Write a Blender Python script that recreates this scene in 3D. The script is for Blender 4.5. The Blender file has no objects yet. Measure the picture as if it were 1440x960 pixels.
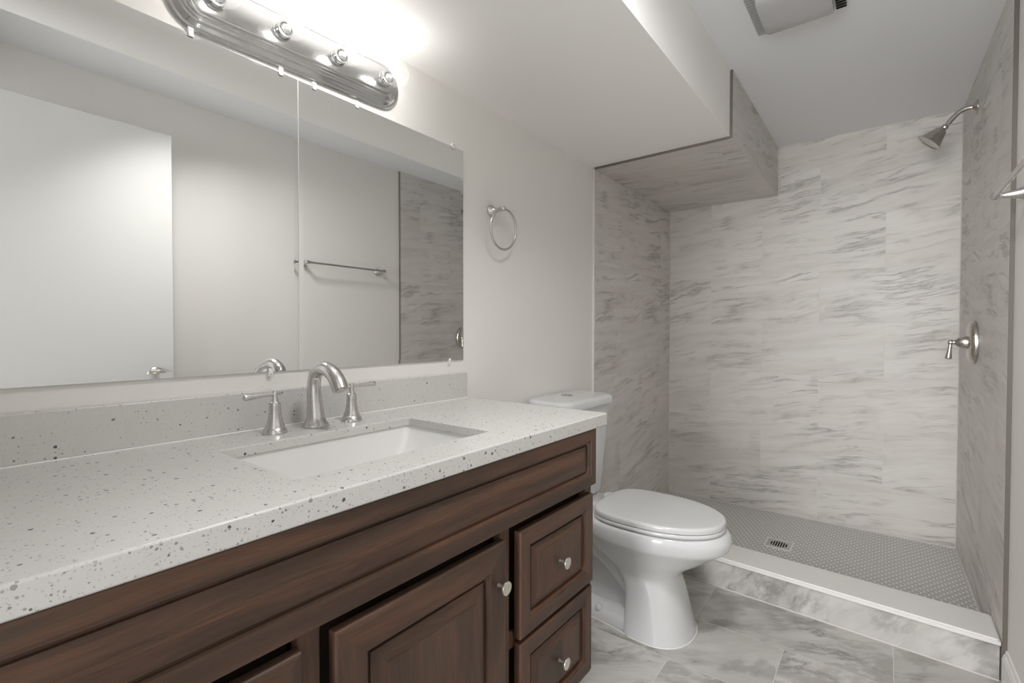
import bpy, bmesh, math, random
from mathutils import Vector, Matrix
PI = math.pi
random.seed(7)
SC = bpy.context.scene
COL = SC.collection

# ------------------------------------------------------------------ camera
cd = bpy.data.cameras.new('camera')
cam = bpy.data.objects.new('camera', cd)
COL.objects.link(cam)
cd.sensor_fit = 'HORIZONTAL'
cd.sensor_width = 36.0
cd.lens = 679.73 / 1440 * 36.0
cd.clip_start = 0.02
_y, _p, _r = math.radians(37.697), math.radians(-1.018), math.radians(0.055)
fw = Vector((-math.sin(_y) * math.cos(_p), math.cos(_y) * math.cos(_p), math.sin(_p)))
rt = Vector((math.cos(_y), math.sin(_y), 0))
up = rt.cross(fw)
rt2 = rt * math.cos(_r) + up * math.sin(_r)
up2 = up * math.cos(_r) - rt * math.sin(_r)
cam.matrix_world = Matrix(((rt2.x, up2.x, -fw.x, 1.2188), (rt2.y, up2.y, -fw.y, -0.0299),
                           (rt2.z, up2.z, -fw.z, 1.1591), (0, 0, 0, 1)))
SC.camera = cam

# ------------------------------------------------------------------ light and colour
BULB = 50.0          # glow of each bulb filament
HALL_FILL = 102.0          # added fill light, unseen, shining in through the open doorway
CEIL_FILL = 6.0           # added overhead fill with no fixture
SC.view_settings.view_transform = 'Standard'
SC.view_settings.look = 'None'
SC.view_settings.gamma = 1.0
SC.view_settings.use_curve_mapping = False
SC.view_settings.exposure = 0.72
w = bpy.data.worlds.new('hall_ambient_fill')  # even white ambient fill, added to come in through the doorway
SC.world = w
w.use_nodes = True
bg = w.node_tree.nodes['Background']
bg.inputs[0].default_value = (1.0, 1.0, 1.0, 1)
bg.inputs[1].default_value = 0.7
ld = bpy.data.lights.new('hall_fill_light', 'AREA')
ld.shape = 'RECTANGLE'
ld.size, ld.size_y = 1.3, 2.0
ld.energy = HALL_FILL
ld.color = (1.0, 1.0, 0.995)
lo = bpy.data.objects.new('hall_fill_light', ld)
COL.objects.link(lo)
lo.location = (0.75, -3.2, 1.35)
lo.rotation_euler = (math.radians(90), 0, 0)      # faces +y, into the room
lc = bpy.data.lights.new('overhead_fill', 'AREA')      # invented fill lamp, kept above the view and out of the mirror
lc.shape = 'RECTANGLE'; lc.size = 0.25; lc.size_y = 0.3
lc.energy = CEIL_FILL
lc.spread = math.radians(135)
lc.color = (1.0, 0.995, 0.985)
lco = bpy.data.objects.new('overhead_fill', lc)
COL.objects.link(lco)
lco.location = (0.93, 0.72, 2.24)
lco.rotation_euler = (math.radians(20), 0, 0)
SC.cycles.use_denoising = True
SC.cycles.max_bounces = 14
SC.cycles.diffuse_bounces = 8
SC.cycles.glossy_bounces = 8
SC.cycles.transparent_max_bounces = 16
SC.cycles.sample_clamp_indirect = 6.0
SC.cycles.caustics_reflective = False
SC.cycles.caustics_refractive = False

# ------------------------------------------------------------------ room numbers (metres)
YB, YS = 3.3562, 2.2377          # shower back wall, front edge of the shower tile
ZC, ZS, XS = 2.3053, 2.0196, 0.6692   # ceiling, soffit underside, soffit face
YR = -0.12                       # wall behind the camera
ZF = 0.039                       # shower floor
S_W = 0.015
def WX(y): return 1.5201 + S_W * (YB - y)    # right wall, a little out of square

# ------------------------------------------------------------------ material helpers
class NT:
    def __init__(s, name):
        s.m = bpy.data.materials.new(name)
        s.m.use_nodes = True
        s.t = s.m.node_tree
        s.b = s.t.nodes['Principled BSDF']
        s.out = s.t.nodes['Material Output']
    def n(s, kind, **kw):
        nd = s.t.nodes.new(kind)
        for k, v in kw.items():
            setattr(nd, k, v)
        return nd
    def l(s, a, b): s.t.links.new(a, b)
    def put(s, sock, v):
        if hasattr(v, 'is_output'): s.l(v, sock)
        else: sock.default_value = v
    def math(s, op, a, b=None, c=None, clamp=False):
        nd = s.n('ShaderNodeMath', operation=op, use_clamp=clamp)
        for i, v in enumerate((a, b, c)):
            if v is not None: s.put(nd.inputs[i], v)
        return nd.outputs[0]
    def vmath(s, op, a, b=None, c=None):
        nd = s.n('ShaderNodeVectorMath', operation=op)
        for i, v in enumerate((a, b, c)):
            if v is not None: s.put(nd.inputs[i], v)
        return nd.outputs['Value'] if op in ('LENGTH', 'DISTANCE', 'DOT_PRODUCT') else nd.outputs[0]
    def ramp(s, f, pts, interp='LINEAR'):
        nd = s.n('ShaderNodeValToRGB')
        nd.color_ramp.interpolation = interp
        e = nd.color_ramp.elements
        while len(e) < len(pts): e.new(0.5)
        for i, (p, c) in enumerate(pts):
            e[i].position = p
            e[i].color = (c, c, c, 1) if not isinstance(c, tuple) else (c + (1,))[:4]
        s.l(f, nd.inputs[0])
        return nd.outputs[0]
    def mix(s, f, a, b, blend='MIX'):
        nd = s.n('ShaderNodeMix', data_type='RGBA', blend_type=blend)
        s.put(nd.inputs[0], f)
        for i, v in ((6, a), (7, b)):
            s.put(nd.inputs[i], (v + (1,))[:4] if isinstance(v, tuple) else v)
        return nd.outputs[2]
    def noise(s, vec, scale, detail=4, rough=0.55, dist=0.0, color=False):
        nd = s.n('ShaderNodeTexNoise')
        s.l(vec, nd.inputs['Vector'])
        nd.inputs['Scale'].default_value = scale
        nd.inputs['Detail'].default_value = detail
        nd.inputs['Roughness'].default_value = rough
        nd.inputs['Distortion'].default_value = dist
        return nd.outputs['Color' if color else 'Fac']
    def mapping(s, vec, loc=(0, 0, 0), rot=(0, 0, 0), scale=(1, 1, 1)):
        nd = s.n('ShaderNodeMapping')
        s.l(vec, nd.inputs[0])
        nd.inputs[1].default_value = loc
        nd.inputs[2].default_value = rot
        nd.inputs[3].default_value = scale
        return nd.outputs[0]
    def coord(s, which='Object'):
        return s.n('ShaderNodeTexCoord').outputs[which]
    def bump(s, h, strength=0.2, dist=0.002):
        nd = s.n('ShaderNodeBump')
        nd.inputs['Strength'].default_value = strength
        nd.inputs['Distance'].default_value = dist
        s.l(h, nd.inputs['Height'])
        s.l(nd.outputs[0], s.b.inputs['Normal'])
    def set(s, color=None, rough=None, metal=None, spec=None, coat=None):
        if color is not None: s.put(s.b.inputs['Base Color'], (color + (1,))[:4] if isinstance(color, tuple) else color)
        if rough is not None: s.put(s.b.inputs['Roughness'], rough)
        if metal is not None: s.put(s.b.inputs['Metallic'], metal)
        if spec is not None: s.put(s.b.inputs['Specular IOR Level'], spec)
        if coat is not None:
            s.b.inputs['Coat Weight'].default_value = coat
            s.b.inputs['Coat Roughness'].default_value = 0.08
        return s.m

def paint(name, c, rough=0.6, spec=0.3):
    t = NT(name)
    v = t.coord()
    n = t.noise(v, 3.0, 3)
    col = t.mix(t.math('MULTIPLY', n, 0.06), c, tuple(x * 0.85 for x in c))
    t.bump(t.noise(v, 350, 2), 0.03, 0.001)
    return t.set(col, rough, 0, spec)

def metal(name, c, rough, aniso=0.0):
    t = NT(name)
    v = t.coord()
    n = t.noise(t.mapping(v, scale=(1, 1, 12)), 160, 3)
    t.set(c, t.math('ADD', t.math('MULTIPLY', n, 0.12), rough - 0.06), 1.0)
    return t.m

def marble_tile(name, tw, th, base, light, dark, warm, ang, soft, grout, kst=0.5, kvn=0.6, blot=0.0, wp=1.0):
    """large format stone-look tile: veins run through each tile and break at the joints"""
    t = NT(name)
    uv = t.coord('UV')
    br = t.n('ShaderNodeTexBrick', offset=0.5, offset_frequency=2, squash=1.0)
    t.l(uv, br.inputs['Vector'])
    br.inputs['Color1'].default_value = (0, 0, 0, 1)
    br.inputs['Color2'].default_value = (1, 1, 1, 1)
    br.inputs['Mortar'].default_value = (0.5, 0.5, 0.5, 1)
    br.inputs['Scale'].default_value = 1.0
    br.inputs['Mortar Size'].default_value = 0.0014
    br.inputs['Mortar Smooth'].default_value = 0.2
    br.inputs['Brick Width'].default_value = tw
    br.inputs['Row Height'].default_value = th
    seed = t.math('MULTIPLY', br.outputs['Color'], 23.0)
    cx = t.n('ShaderNodeCombineXYZ')
    t.l(seed, cx.inputs[2]); t.l(t.math('MULTIPLY', seed, 0.37), cx.inputs[0])
    p = t.vmath('ADD', uv, cx.outputs[0])
    rp = t.mapping(p, rot=(0, 0, math.radians(-ang)))
    warp = t.noise(rp, 2.2, 3, color=True)
    rpw = t.vmath('ADD', rp, t.vmath('MULTIPLY', t.vmath('SUBTRACT', warp, (0.5, 0.5, 0.5)), (0.10 * wp, 0.22 * wp, 0.0)))
    st = t.mapping(rpw, scale=(0.75, soft, 1.0))
    cloud = t.noise(t.mapping(rpw, scale=(0.8, soft * 0.5, 1)), 1.9, 4, 0.5)
    streak = t.noise(st, 2.6, 9, 0.66)
    fine = t.noise(t.mapping(rpw, scale=(0.6, soft * 1.6, 1)), 14, 5, 0.6)
    f1 = t.ramp(cloud, [(0.32, 0.0), (0.68, 1.0)])
    c = t.mix(f1, light, base)
    c = t.mix(t.math('MULTIPLY', t.ramp(streak, [(0.46, 0.0), (0.62, 0.55), (0.78, 1.0)]), kst), c, dark)
    c = t.mix(t.math('MULTIPLY', t.ramp(fine, [(0.45, 0.0), (0.75, 1.0)]), 0.30), c, dark)
    c = t.mix(t.math('MULTIPLY', t.ramp(t.noise(rp, 1.7, 3), [(0.5, 0.0), (0.75, 1.0)]), 0.40), c, warm)
    for k_, (sc_, of_, wd_) in enumerate(((1.3, 3.7, 0.010), (2.1, 11.3, 0.007))):
        q_ = t.vmath('ADD', st, (of_, of_ * 1.7, 0.0))
        v1 = t.math('ABSOLUTE', t.math('SUBTRACT', t.noise(q_, sc_, 7, 0.6), 0.5))
        vein = t.ramp(v1, [(0.0, 1.0), (wd_, 0.5), (wd_ * 5, 0.0)])
        gate = t.ramp(t.noise(t.vmath('ADD', rp, (of_, 2.0 * k_, 0.0)), 3.0, 3), [(0.47, 0.0), (0.63, 1.0)])
        c = t.mix(t.math('MULTIPLY', t.math('MULTIPLY', vein, gate), kvn), c, tuple(x * 0.66 for x in dark))
    if blot:
        bn = t.noise(t.mapping(rpw, scale=(1, 1.5, 1)), 4.5, 7, 0.62)
        c = t.mix(t.math('MULTIPLY', t.ramp(bn, [(0.52, 0.0), (0.575, 0.6), (0.70, 1.0)]), blot), c, tuple(x * 0.85 for x in dark))
    # each tile a touch lighter or darker than its neighbour
    hsv = t.n('ShaderNodeHueSaturation')
    t.l(c, hsv.inputs['Color'])
    t.l(t.math('ADD', t.math('MULTIPLY', br.outputs['Color'], 0.04), 0.98), hsv.inputs['Value'])
    c = t.mix(t.math('MULTIPLY', br.outputs['Fac'], 0.75), hsv.outputs[0], grout)
    t.bump(t.math('SUBTRACT', 1.0, br.outputs['Fac']), 0.25, 0.0008)
    return t.set(c, t.math('ADD', 0.42, t.math('MULTIPLY', br.outputs['Fac'], 0.3)), 0, 0.35)

def penny_tile():
    t = NT('penny_mosaic')
    uv = t.coord('UV')
    p = 0.0265
    hx, hy = p / 2, p * math.sqrt(3) / 2
    def cell(off):
        nd = t.n('ShaderNodeVectorMath', operation='WRAP')
        t.l(t.vmath('ADD', uv, off), nd.inputs[0])
        nd.inputs[1].default_value = (-hx, -hy, -1)
        nd.inputs[2].default_value = (hx, hy, 1)
        return t.vmath('LENGTH', t.vmath('MULTIPLY', nd.outputs[0], (1, 1, 0)))
    d = t.math('MINIMUM', cell((0, 0, 0)), cell((hx, hy, 0)))
    g = t.ramp(t.math('DIVIDE', d, p), [(0.435, 0.0), (0.48, 1.0)])
    n = t.noise(uv, 26, 3)
    c = t.mix(n, (0.40, 0.392, 0.38), (0.52, 0.512, 0.498))
    c = t.mix(g, c, (0.86, 0.85, 0.83))
    t.bump(t.math('SUBTRACT', 1.0, g), 0.4, 0.001)
    return t.set(c, t.math('ADD', 0.28, t.math('MULTIPLY', g, 0.4)), 0, 0.4)

def quartz(name, base):
    t = NT(name)
    v = t.coord()
    def layer(scale, p, rmax):
        vo = t.n('ShaderNodeTexVoronoi', feature='F1')
        t.l(t.vmath('ADD', v, t.vmath('MULTIPLY', t.noise(v, scale * 1.6, 2, color=True), (0.35 / scale,) * 3)), vo.inputs['Vector'])
        vo.inputs['Scale'].default_value = scale
        sp = t.n('ShaderNodeSeparateColor')
        t.l(vo.outputs['Color'], sp.inputs[0])
        r = t.math('MULTIPLY', t.math('POWER', sp.outputs[1], 2.0), rmax)
        near = t.math('LESS_THAN', vo.outputs['Distance'], r)
        return t.math('MULTIPLY', near, t.math('LESS_THAN', sp.outputs[0], p)), sp.outputs[2]
    c = t.mix(t.noise(v, 40, 4), base, tuple(x * 0.93 for x in base))
    m, h = layer(420, 0.60, 0.45)
    c = t.mix(t.math('MULTIPLY', m, 0.38), c, (0.25, 0.24, 0.23))
    m, h = layer(210, 0.48, 0.40)
    c = t.mix(t.math('MULTIPLY', m, t.math('ADD', 0.30, t.math('MULTIPLY', h, 0.5))), c, (0.17, 0.155, 0.14))
    m, h = layer(95, 0.50, 0.31)
    c = t.mix(t.math('MULTIPLY', m, t.math('ADD', 0.45, t.math('MULTIPLY', h, 0.5))), c, (0.06, 0.05, 0.045))
    return t.set(c, 0.24, 0, 0.45)

def wood(name, axis):
    """dark stained maple, grain along axis ('y' or 'z')"""
    t = NT(name)
    v = t.coord()
    sc = (9, 1.0, 9) if axis == 'y' else (9, 9, 1.0)
    g = t.mapping(v, scale=sc)
    warp = t.noise(t.mapping(v, scale=(3, .8, 3) if axis == 'y' else (3, 3, .8)), 2.0, 2, color=True)
    gw = t.vmath('ADD', g, t.vmath('MULTIPLY', warp, (0.9, 0.9, 0.9)))
    n1 = t.noise(gw, 1.6, 4, 0.55)
    n2 = t.noise(t.mapping(gw, scale=(4, .6, 4) if axis == 'y' else (4, 4, .6)), 5.0, 5, 0.65)
    pores = t.noise(t.mapping(v, scale=(420, 18, 420) if axis == 'y' else (420, 420, 18)), 1.0, 2)
    c = t.ramp(n1, [(0.30, (0.052, 0.0310, 0.0210)), (0.46, (0.076, 0.0440, 0.0295)), (0.58, (0.118, 0.0590, 0.0370)), (0.70, (0.080, 0.0545, 0.0370))])
    c = t.mix(t.math('MULTIPLY', t.ramp(n2, [(0.4, 0.0), (0.7, 1.0)]), 0.45), c, (0.032, 0.019, 0.013))
    c = t.mix(t.math('MULTIPLY', t.ramp(pores, [(0.52, 0.0), (0.68, 1.0)]), 0.25), c, (0.035, 0.022, 0.016))
    c = t.mix(t.math('MULTIPLY', t.ramp(t.noise(v, 4.5, 3), [(0.5, 0.0), (0.75, 1.0)]), 0.30), c, (0.085, 0.062, 0.042))
    t.bump(pores, 0.05, 0.0005)
    return t.set(c, 0.40, 0, 0.35)

def glass_thin(name, tint=(1, 1, 1), f0=0.04):
    t = NT(name)
    t.t.nodes.remove(t.b)
    tr = t.n('ShaderNodeBsdfTransparent'); tr.inputs[0].default_value = tint + (1,)
    gl = t.n('ShaderNodeBsdfGlossy'); gl.inputs['Roughness'].default_value = 0.02
    fr = t.n('ShaderNodeFresnel'); fr.inputs[0].default_value = 1.45
    mx = t.n('ShaderNodeMixShader')
    t.l(fr.outputs[0], mx.inputs[0]); t.l(tr.outputs[0], mx.inputs[1]); t.l(gl.outputs[0], mx.inputs[2])
    t.l(mx.outputs[0], t.out.inputs[0])
    return t.m

def emitter(name, c, s):
    t = NT(name)
    t.b.inputs['Emission Color'].default_value = c + (1,)
    t.b.inputs['Emission Strength'].default_value = s
    return t.set(c, 0.5)

M = {}
M['wall'] = paint('wall_paint', (0.80, 0.783, 0.755))
M['ceil'] = paint('ceiling_paint', (0.80, 0.81, 0.83), 0.8, 0.15)
M['soffit'] = paint('soffit_paint', (0.90, 0.89, 0.87), 0.75, 0.2)
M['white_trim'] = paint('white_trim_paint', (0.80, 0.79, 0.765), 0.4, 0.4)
M['door'] = paint('door_paint', (0.67, 0.668, 0.645), 0.45, 0.4)
M['tile'] = marble_tile('shower_wall_tile', 0.615, 0.3075, (0.63, 0.607, 0.578), (0.69, 0.670, 0.643), (0.475, 0.453, 0.425), (0.605, 0.575, 0.522), 8, 8.0, (0.64, 0.625, 0.60), 0.55, 0.95, wp=0.5)
M['curb_tile'] = marble_tile('curb_face_tile', 4.0, 0.307, (0.50, 0.486, 0.465), (0.61, 0.597, 0.575), (0.32, 0.306, 0.288), (0.49, 0.462, 0.435), 50, 1.5, (0.68, 0.66, 0.635), 0.50, 0.9, 0.75)
M['floor_tile'] = marble_tile('floor_stone_tile', 0.635, 0.307, (0.50, 0.486, 0.465), (0.61, 0.597, 0.575), (0.32, 0.306, 0.288), (0.49, 0.462, 0.435), 28, 2.0, (0.68, 0.66, 0.635), 0.45, 0.9, 0.70)
M['penny'] = penny_tile()
M['curb'] = paint('curb_top_slab', (0.76, 0.745, 0.725), 0.3, 0.45)
M['edge_metal'] = paint('tile_edge_metal', (0.15, 0.135, 0.115), 0.4, 0.4)
M['caulk'] = paint('white_caulk', (0.80, 0.79, 0.775), 0.5, 0.3)
M['grout'] = paint('pale_grout', (0.62, 0.60, 0.575), 0.7, 0.2)
M['quartz'] = quartz('speckled_quartz', (0.61, 0.600, 0.578))
M['wood_h'] = wood('dark_wood_horizontal', 'y')
M['wood_v'] = wood('dark_wood_vertical', 'z')
M['dark_in'] = paint('cabinet_inside_shade', (0.03, 0.02, 0.015), 0.7, 0.2)
M['nickel'] = metal('brushed_nickel', (0.63, 0.615, 0.595), 0.26)
M['dark_nickel'] = metal('satin_nickel_dark', (0.57, 0.545, 0.50), 0.27)
M['chrome'] = metal('polished_chrome', (0.62, 0.62, 0.62), 0.13)
M['knob'] = metal('pale_satin_knob', (0.80, 0.77, 0.70), 0.34)
M['stem'] = paint('dark_knob_stem', (0.10, 0.085, 0.07), 0.45, 0.4)
M['porcelain'] = NT('white_porcelain').set((0.66, 0.665, 0.67), 0.10, 0, 0.5)
M['seat'] = NT('white_seat_plastic').set((0.66, 0.662, 0.665), 0.16, 0, 0.45)
M['sink'] = NT('sink_porcelain').set((0.74, 0.735, 0.715), 0.12, 0, 0.5)
t_ = NT('mirror_silver'); M['mirror'] = t_.set((0.865, 0.87, 0.865), 0.0, 1.0)
M['mirror_edge'] = paint('mirror_glass_edge', (0.86, 0.88, 0.87), 0.2, 0.5)
M['clip'] = paint('pale_clip_plastic', (0.80, 0.81, 0.79), 0.2, 0.5)
t_ = NT('bulb_clear_glass')
t_.t.nodes.remove(t_.b)
a_ = t_.n('ShaderNodeBsdfTransparent'); a_.inputs[0].default_value = (0.98, 0.98, 0.98, 1)
b_ = t_.n('ShaderNodeBsdfTranslucent'); b_.inputs[0].default_value = (0.85, 0.85, 0.85, 1)
c_ = t_.n('ShaderNodeBsdfGlossy'); c_.inputs['Roughness'].default_value = 0.03
m1 = t_.n('ShaderNodeMixShader'); m1.inputs[0].default_value = 0.015
t_.l(a_.outputs[0], m1.inputs[1]); t_.l(b_.outputs[0], m1.inputs[2])
m2 = t_.n('ShaderNodeMixShader'); m2.inputs[0].default_value = 0.05
t_.l(m1.outputs[0], m2.inputs[1]); t_.l(c_.outputs[0], m2.inputs[2])
t_.l(m2.outputs[0], t_.out.inputs[0])
M['globe'] = t_.m
M['glow'] = emitter('bulb_glow', (1.0, 0.98, 0.95), BULB)
M['plastic'] = paint('fan_white_plastic', (0.62, 0.62, 0.62), 0.35, 0.4)
M['lens'] = paint('fan_frosted_lens', (0.50, 0.50, 0.51), 0.3, 0.45)
M['black'] = paint('dark_slot', (0.02, 0.02, 0.02), 0.8, 0.1)
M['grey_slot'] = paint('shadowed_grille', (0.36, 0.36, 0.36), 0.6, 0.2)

# ------------------------------------------------------------------ mesh helpers
def NB(): return bmesh.new()

def root_of(o):
    while o.parent: o = o.parent
    return o

def make(name, bm, mats, parent=None, smooth=True, angle=38, uv=None, wn=False):
    """link the bmesh (built in world coordinates) as one mesh object"""
    bm.normal_update()
    bmesh.ops.recalc_face_normals(bm, faces=bm.faces[:])
    lim = math.radians(angle)
    for f in bm.faces: f.smooth = smooth
    if smooth:
        for e in bm.edges:
            e.smooth = not (len(e.link_faces) == 2 and e.calc_face_angle(0) > lim)
    if uv is not None:
        lay = bm.loops.layers.uv.new('UVMap')
        for f in bm.faces:
            n = f.normal
            a = max(range(3), key=lambda i: abs(n[i]))
            for lp in f.loops:
                c = lp.vert.co
                u, v = ((c.y, c.z), (c.x, c.z), (c.x, c.y))[a]
                lp[lay].uv = (u - uv[a][0], v - uv[a][1])
    if parent is not None:
        bmesh.ops.translate(bm, verts=bm.verts[:], vec=-root_of(parent).location)
    me = bpy.data.meshes.new(name)
    bm.to_mesh(me); bm.free()
    for m in (mats if isinstance(mats, (list, tuple)) else [mats]): me.materials.append(m)
    o = bpy.data.objects.new(name, me)
    COL.objects.link(o)
    if parent is not None: o.parent = parent
    if wn:
        m_ = o.modifiers.new('flat_faces', 'WEIGHTED_NORMAL'); m_.keep_sharp = True; m_.weight = 80
    return o

def thing(name, label, cat, loc, group=None):
    o = bpy.data.objects.new(name, None)
    COL.objects.link(o)
    o.location = loc
    o.empty_display_size = 0.05
    o['label'] = label; o['category'] = cat
    if group: o['group'] = group
    return o

def struct(o, label=None):
    o['kind'] = 'structure'
    if label: o['label'] = label
    return o

def box(bm, x0, x1, y0, y1, z0, z1, bev=0.0, seg=2, mat=0):
    vs = [bm.verts.new((x, y, z)) for z in (z0, z1) for y in (y0, y1) for x in (x0, x1)]
    fs = [bm.faces.new([vs[i] for i in q]) for q in ((0, 2, 3, 1), (4, 5, 7, 6), (0, 1, 5, 4), (2, 6, 7, 3), (0, 4, 6, 2), (1, 3, 7, 5))]
    for f in fs: f.material_index = mat
    if bev:
        es = list({e for f in fs for e in f.edges})
        r = bmesh.ops.bevel(bm, geom=es, offset=bev, segments=seg, profile=0.5, affect='EDGES')
        for f in r['faces']: f.material_index = mat
    return fs

def quadbox(bm, pts, z0, z1, mat=0):
    """vertical prism over a plan polygon"""
    a = [bm.verts.new((x, y, z0)) for x, y in pts]
    b = [bm.verts.new((x, y, z1)) for x, y in pts]
    n = len(pts)
    fs = [bm.faces.new(a[::-1]), bm.faces.new(b)]
    for i in range(n):
        fs.append(bm.faces.new((a[i], a[(i + 1) % n], b[(i + 1) % n], b[i])))
    for f in fs: f.material_index = mat
    return fs

def frame_of(d):
    d = Vector(d).normalized()
    h = Vector((0, 0, 1)) if abs(d.z) < 0.9 else Vector((1, 0, 0))
    u = d.cross(h).normalized()
    return u, d.cross(u).normalized()

def lathe(bm, prof, o, d, n=32, mat=0, caps=True):
    """prof: (distance along d, radius)"""
    o = Vector(o); d = Vector(d).normalized(); u, v = frame_of(d)
    rings = []
    for s, r in prof:
        if r < 1e-6:
            rings.append([bm.verts.new(o + d * s)])
        else:
            rings.append([bm.verts.new(o + d * s + (u * math.cos(2 * PI * i / n) + v * math.sin(2 * PI * i / n)) * r) for i in range(n)])
    fs = []
    for a, b in zip(rings, rings[1:]):
        if len(a) == 1 and len(b) == 1: continue
        for i in range(n):
            j = (i + 1) % n
            if len(a) == 1: fs.append(bm.faces.new((a[0], b[i], b[j])))
            elif len(b) == 1: fs.append(bm.faces.new((a[i], a[j], b[0])))
            else: fs.append(bm.faces.new((a[i], a[j], b[j], b[i])))
    if caps:
        if len(rings[0]) > 1: fs.append(bm.faces.new(rings[0][::-1]))
        if len(rings[-1]) > 1: fs.append(bm.faces.new(rings[-1]))
    for f in fs: f.material_index = mat
    return fs

def spline(pts, k=8):
    """Catmull-Rom through points (any tuple length)"""
    out = []
    P = [tuple(p) for p in pts]
    for i in range(len(P) - 1):
        p0, p1, p2, p3 = P[max(i - 1, 0)], P[i], P[i + 1], P[min(i + 2, len(P) - 1)]
        for s in range(k):
            t = s / k
            out.append(tuple(0.5 * ((2 * b) + (c - a) * t + (2 * a - 5 * b + 4 * c - d) * t * t + (3 * b - a - 3 * c + d) * t ** 3)
                             for a, b, c, d in zip(p0, p1, p2, p3)))
    out.append(P[-1])
    return out

def tube(bm, pts, n=20, mat=0, k=8, closed=False, caps=True, flat=1.0):
    """pts: (x, y, z, radius); smooth tube along a spline"""
    sp = pts if k == 0 else spline(pts, k)
    rings = []
    prev = None
    m = len(sp)
    for i, q in enumerate(sp):
        c = Vector(q[:3])
        if closed: t = (Vector(sp[(i + 1) % m][:3]) - Vector(sp[i - 1][:3])).normalized()
        else: t = (Vector(sp[min(i + 1, m - 1)][:3]) - Vector(sp[max(i - 1, 0)][:3])).normalized()
        if prev is None: u, v = frame_of(t)
        else:
            u = (prev - t * prev.dot(t)).normalized(); v = t.cross(u)
        prev = u
        rings.append([bm.verts.new(c + (u * math.cos(2 * PI * j / n) + v * math.sin(2 * PI * j / n) * flat) * q[3]) for j in range(n)])
    fs = []
    pairs = list(zip(rings, rings[1:])) + ([(rings[-1], rings[0])] if closed else [])
    for a, b in pairs:
        for j in range(n):
            fs.append(bm.faces.new((a[j], a[(j + 1) % n], b[(j + 1) % n], b[j])))
    if caps and not closed:
        fs.append(bm.faces.new(rings[0][::-1])); fs.append(bm.faces.new(rings[-1]))
    for f in fs: f.material_index = mat
    return fs

def loft(bm, loops, cap0=True, cap1=True, mat=0):
    R = [[bm.verts.new(p) for p in lp] for lp in loops]
    n = len(R[0]); fs = []
    for a, b in zip(R, R[1:]):
        for j in range(n):
            fs.append(bm.faces.new((a[j], a[(j + 1) % n], b[(j + 1) % n], b[j])))
    if cap0: fs.append(bm.faces.new(R[0][::-1]))
    if cap1: fs.append(bm.faces.new(R[-1]))
    for f in fs: f.material_index = mat
    return fs

def egg(xb, xf, hw, yc, z, nb=2.6, nf=2.0, mid=0.48, n=64):
    """plan outline, blunt at the back (xb) and rounded at the front (xf)"""
    xc = xb + (xf - xb) * mid
    out = []
    for i in range(n):
        a = 2 * PI * i / n
        c, s = math.cos(a), math.sin(a)
        e = nf if c >= 0 else nb
        L = (xf - xc) if c >= 0 else (xc - xb)
        out.append((xc + math.copysign(abs(c) ** (2 / e), c) * L, yc + math.copysign(abs(s) ** (2 / e), s) * hw, z))
    return out

def rrect(x0, x1, y0, y1, r, z, n=8):
    """rounded rectangle loop in plan"""
    out = []
    for cx, cy, a0 in ((x1 - r, y1 - r, 0), (x0 + r, y1 - r, 90), (x0 + r, y0 + r, 180), (x1 - r, y0 + r, 270)):
        for i in range(n + 1):
            a = math.radians(a0 + 90 * i / n)
            out.append((cx + math.cos(a) * r, cy + math.sin(a) * r, z))
    return out

# ------------------------------------------------------------------ the room
UVT = ((2.56, -0.0126), (0.5976, -0.0126), (0.5976, 2.2377))     # tile rows line up round the corner
b = NB(); box(b, -0.10, 0.0, YR - 0.1, YB + 0.1, -0.1, ZC + 0.1)
struct(make('wall_left', b, M['wall'], smooth=False))
b = NB(); box(b, -0.1, 1.75, YB, YB + 0.1, -0.1, ZC + 0.1)
struct(make('wall_back', b, M['tile'], smooth=False, uv=UVT), 'marble-look tiled back wall of the shower')
b = NB(); y0, y1 = YR - 0.1, YB + 0.1
TT = 0.011                                                       # tile thickness on the right wall
quadbox(b, [(WX(y0) + TT, y0), (WX(y0) + 0.11, y0), (WX(y1) + 0.11, y1), (WX(y1) + TT, y1)], -0.1, ZC + 0.1)
struct(make('wall_right', b, M['wall'], smooth=False))
# wall behind the camera, with the doorway the photograph is taken from
b = NB()
box(b, -0.1, 0.60, YR - 0.1, YR, -0.1, ZC + 0.1)
box(b, 1.47, 1.75, YR - 0.1, YR, -0.1, ZC + 0.1)
box(b, 0.60, 1.47, YR - 0.1, YR, 2.09, ZC + 0.1)
struct(make('wall_rear', b, M['wall'], smooth=False))
b = NB(); box(b, -0.1, 1.75, -3.6, YB + 0.1, -0.1, 0.0)
struct(make('floor', b, M['floor_tile'], smooth=False, uv=((0, 0), (0, 0), (1.254, 2.2737 - 0.307 * 8))))
b = NB(); box(b, -0.1, 1.75, YR - 0.1, YB + 0.1, ZC, ZC + 0.1)
struct(make('ceiling', b, M['ceil'], smooth=False))
b = NB(); box(b, 0, XS, YR, YB, ZS, ZC)
struct(make('soffit', b, M['soffit'], smooth=False), 'white boxed soffit above the vanity')

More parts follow.
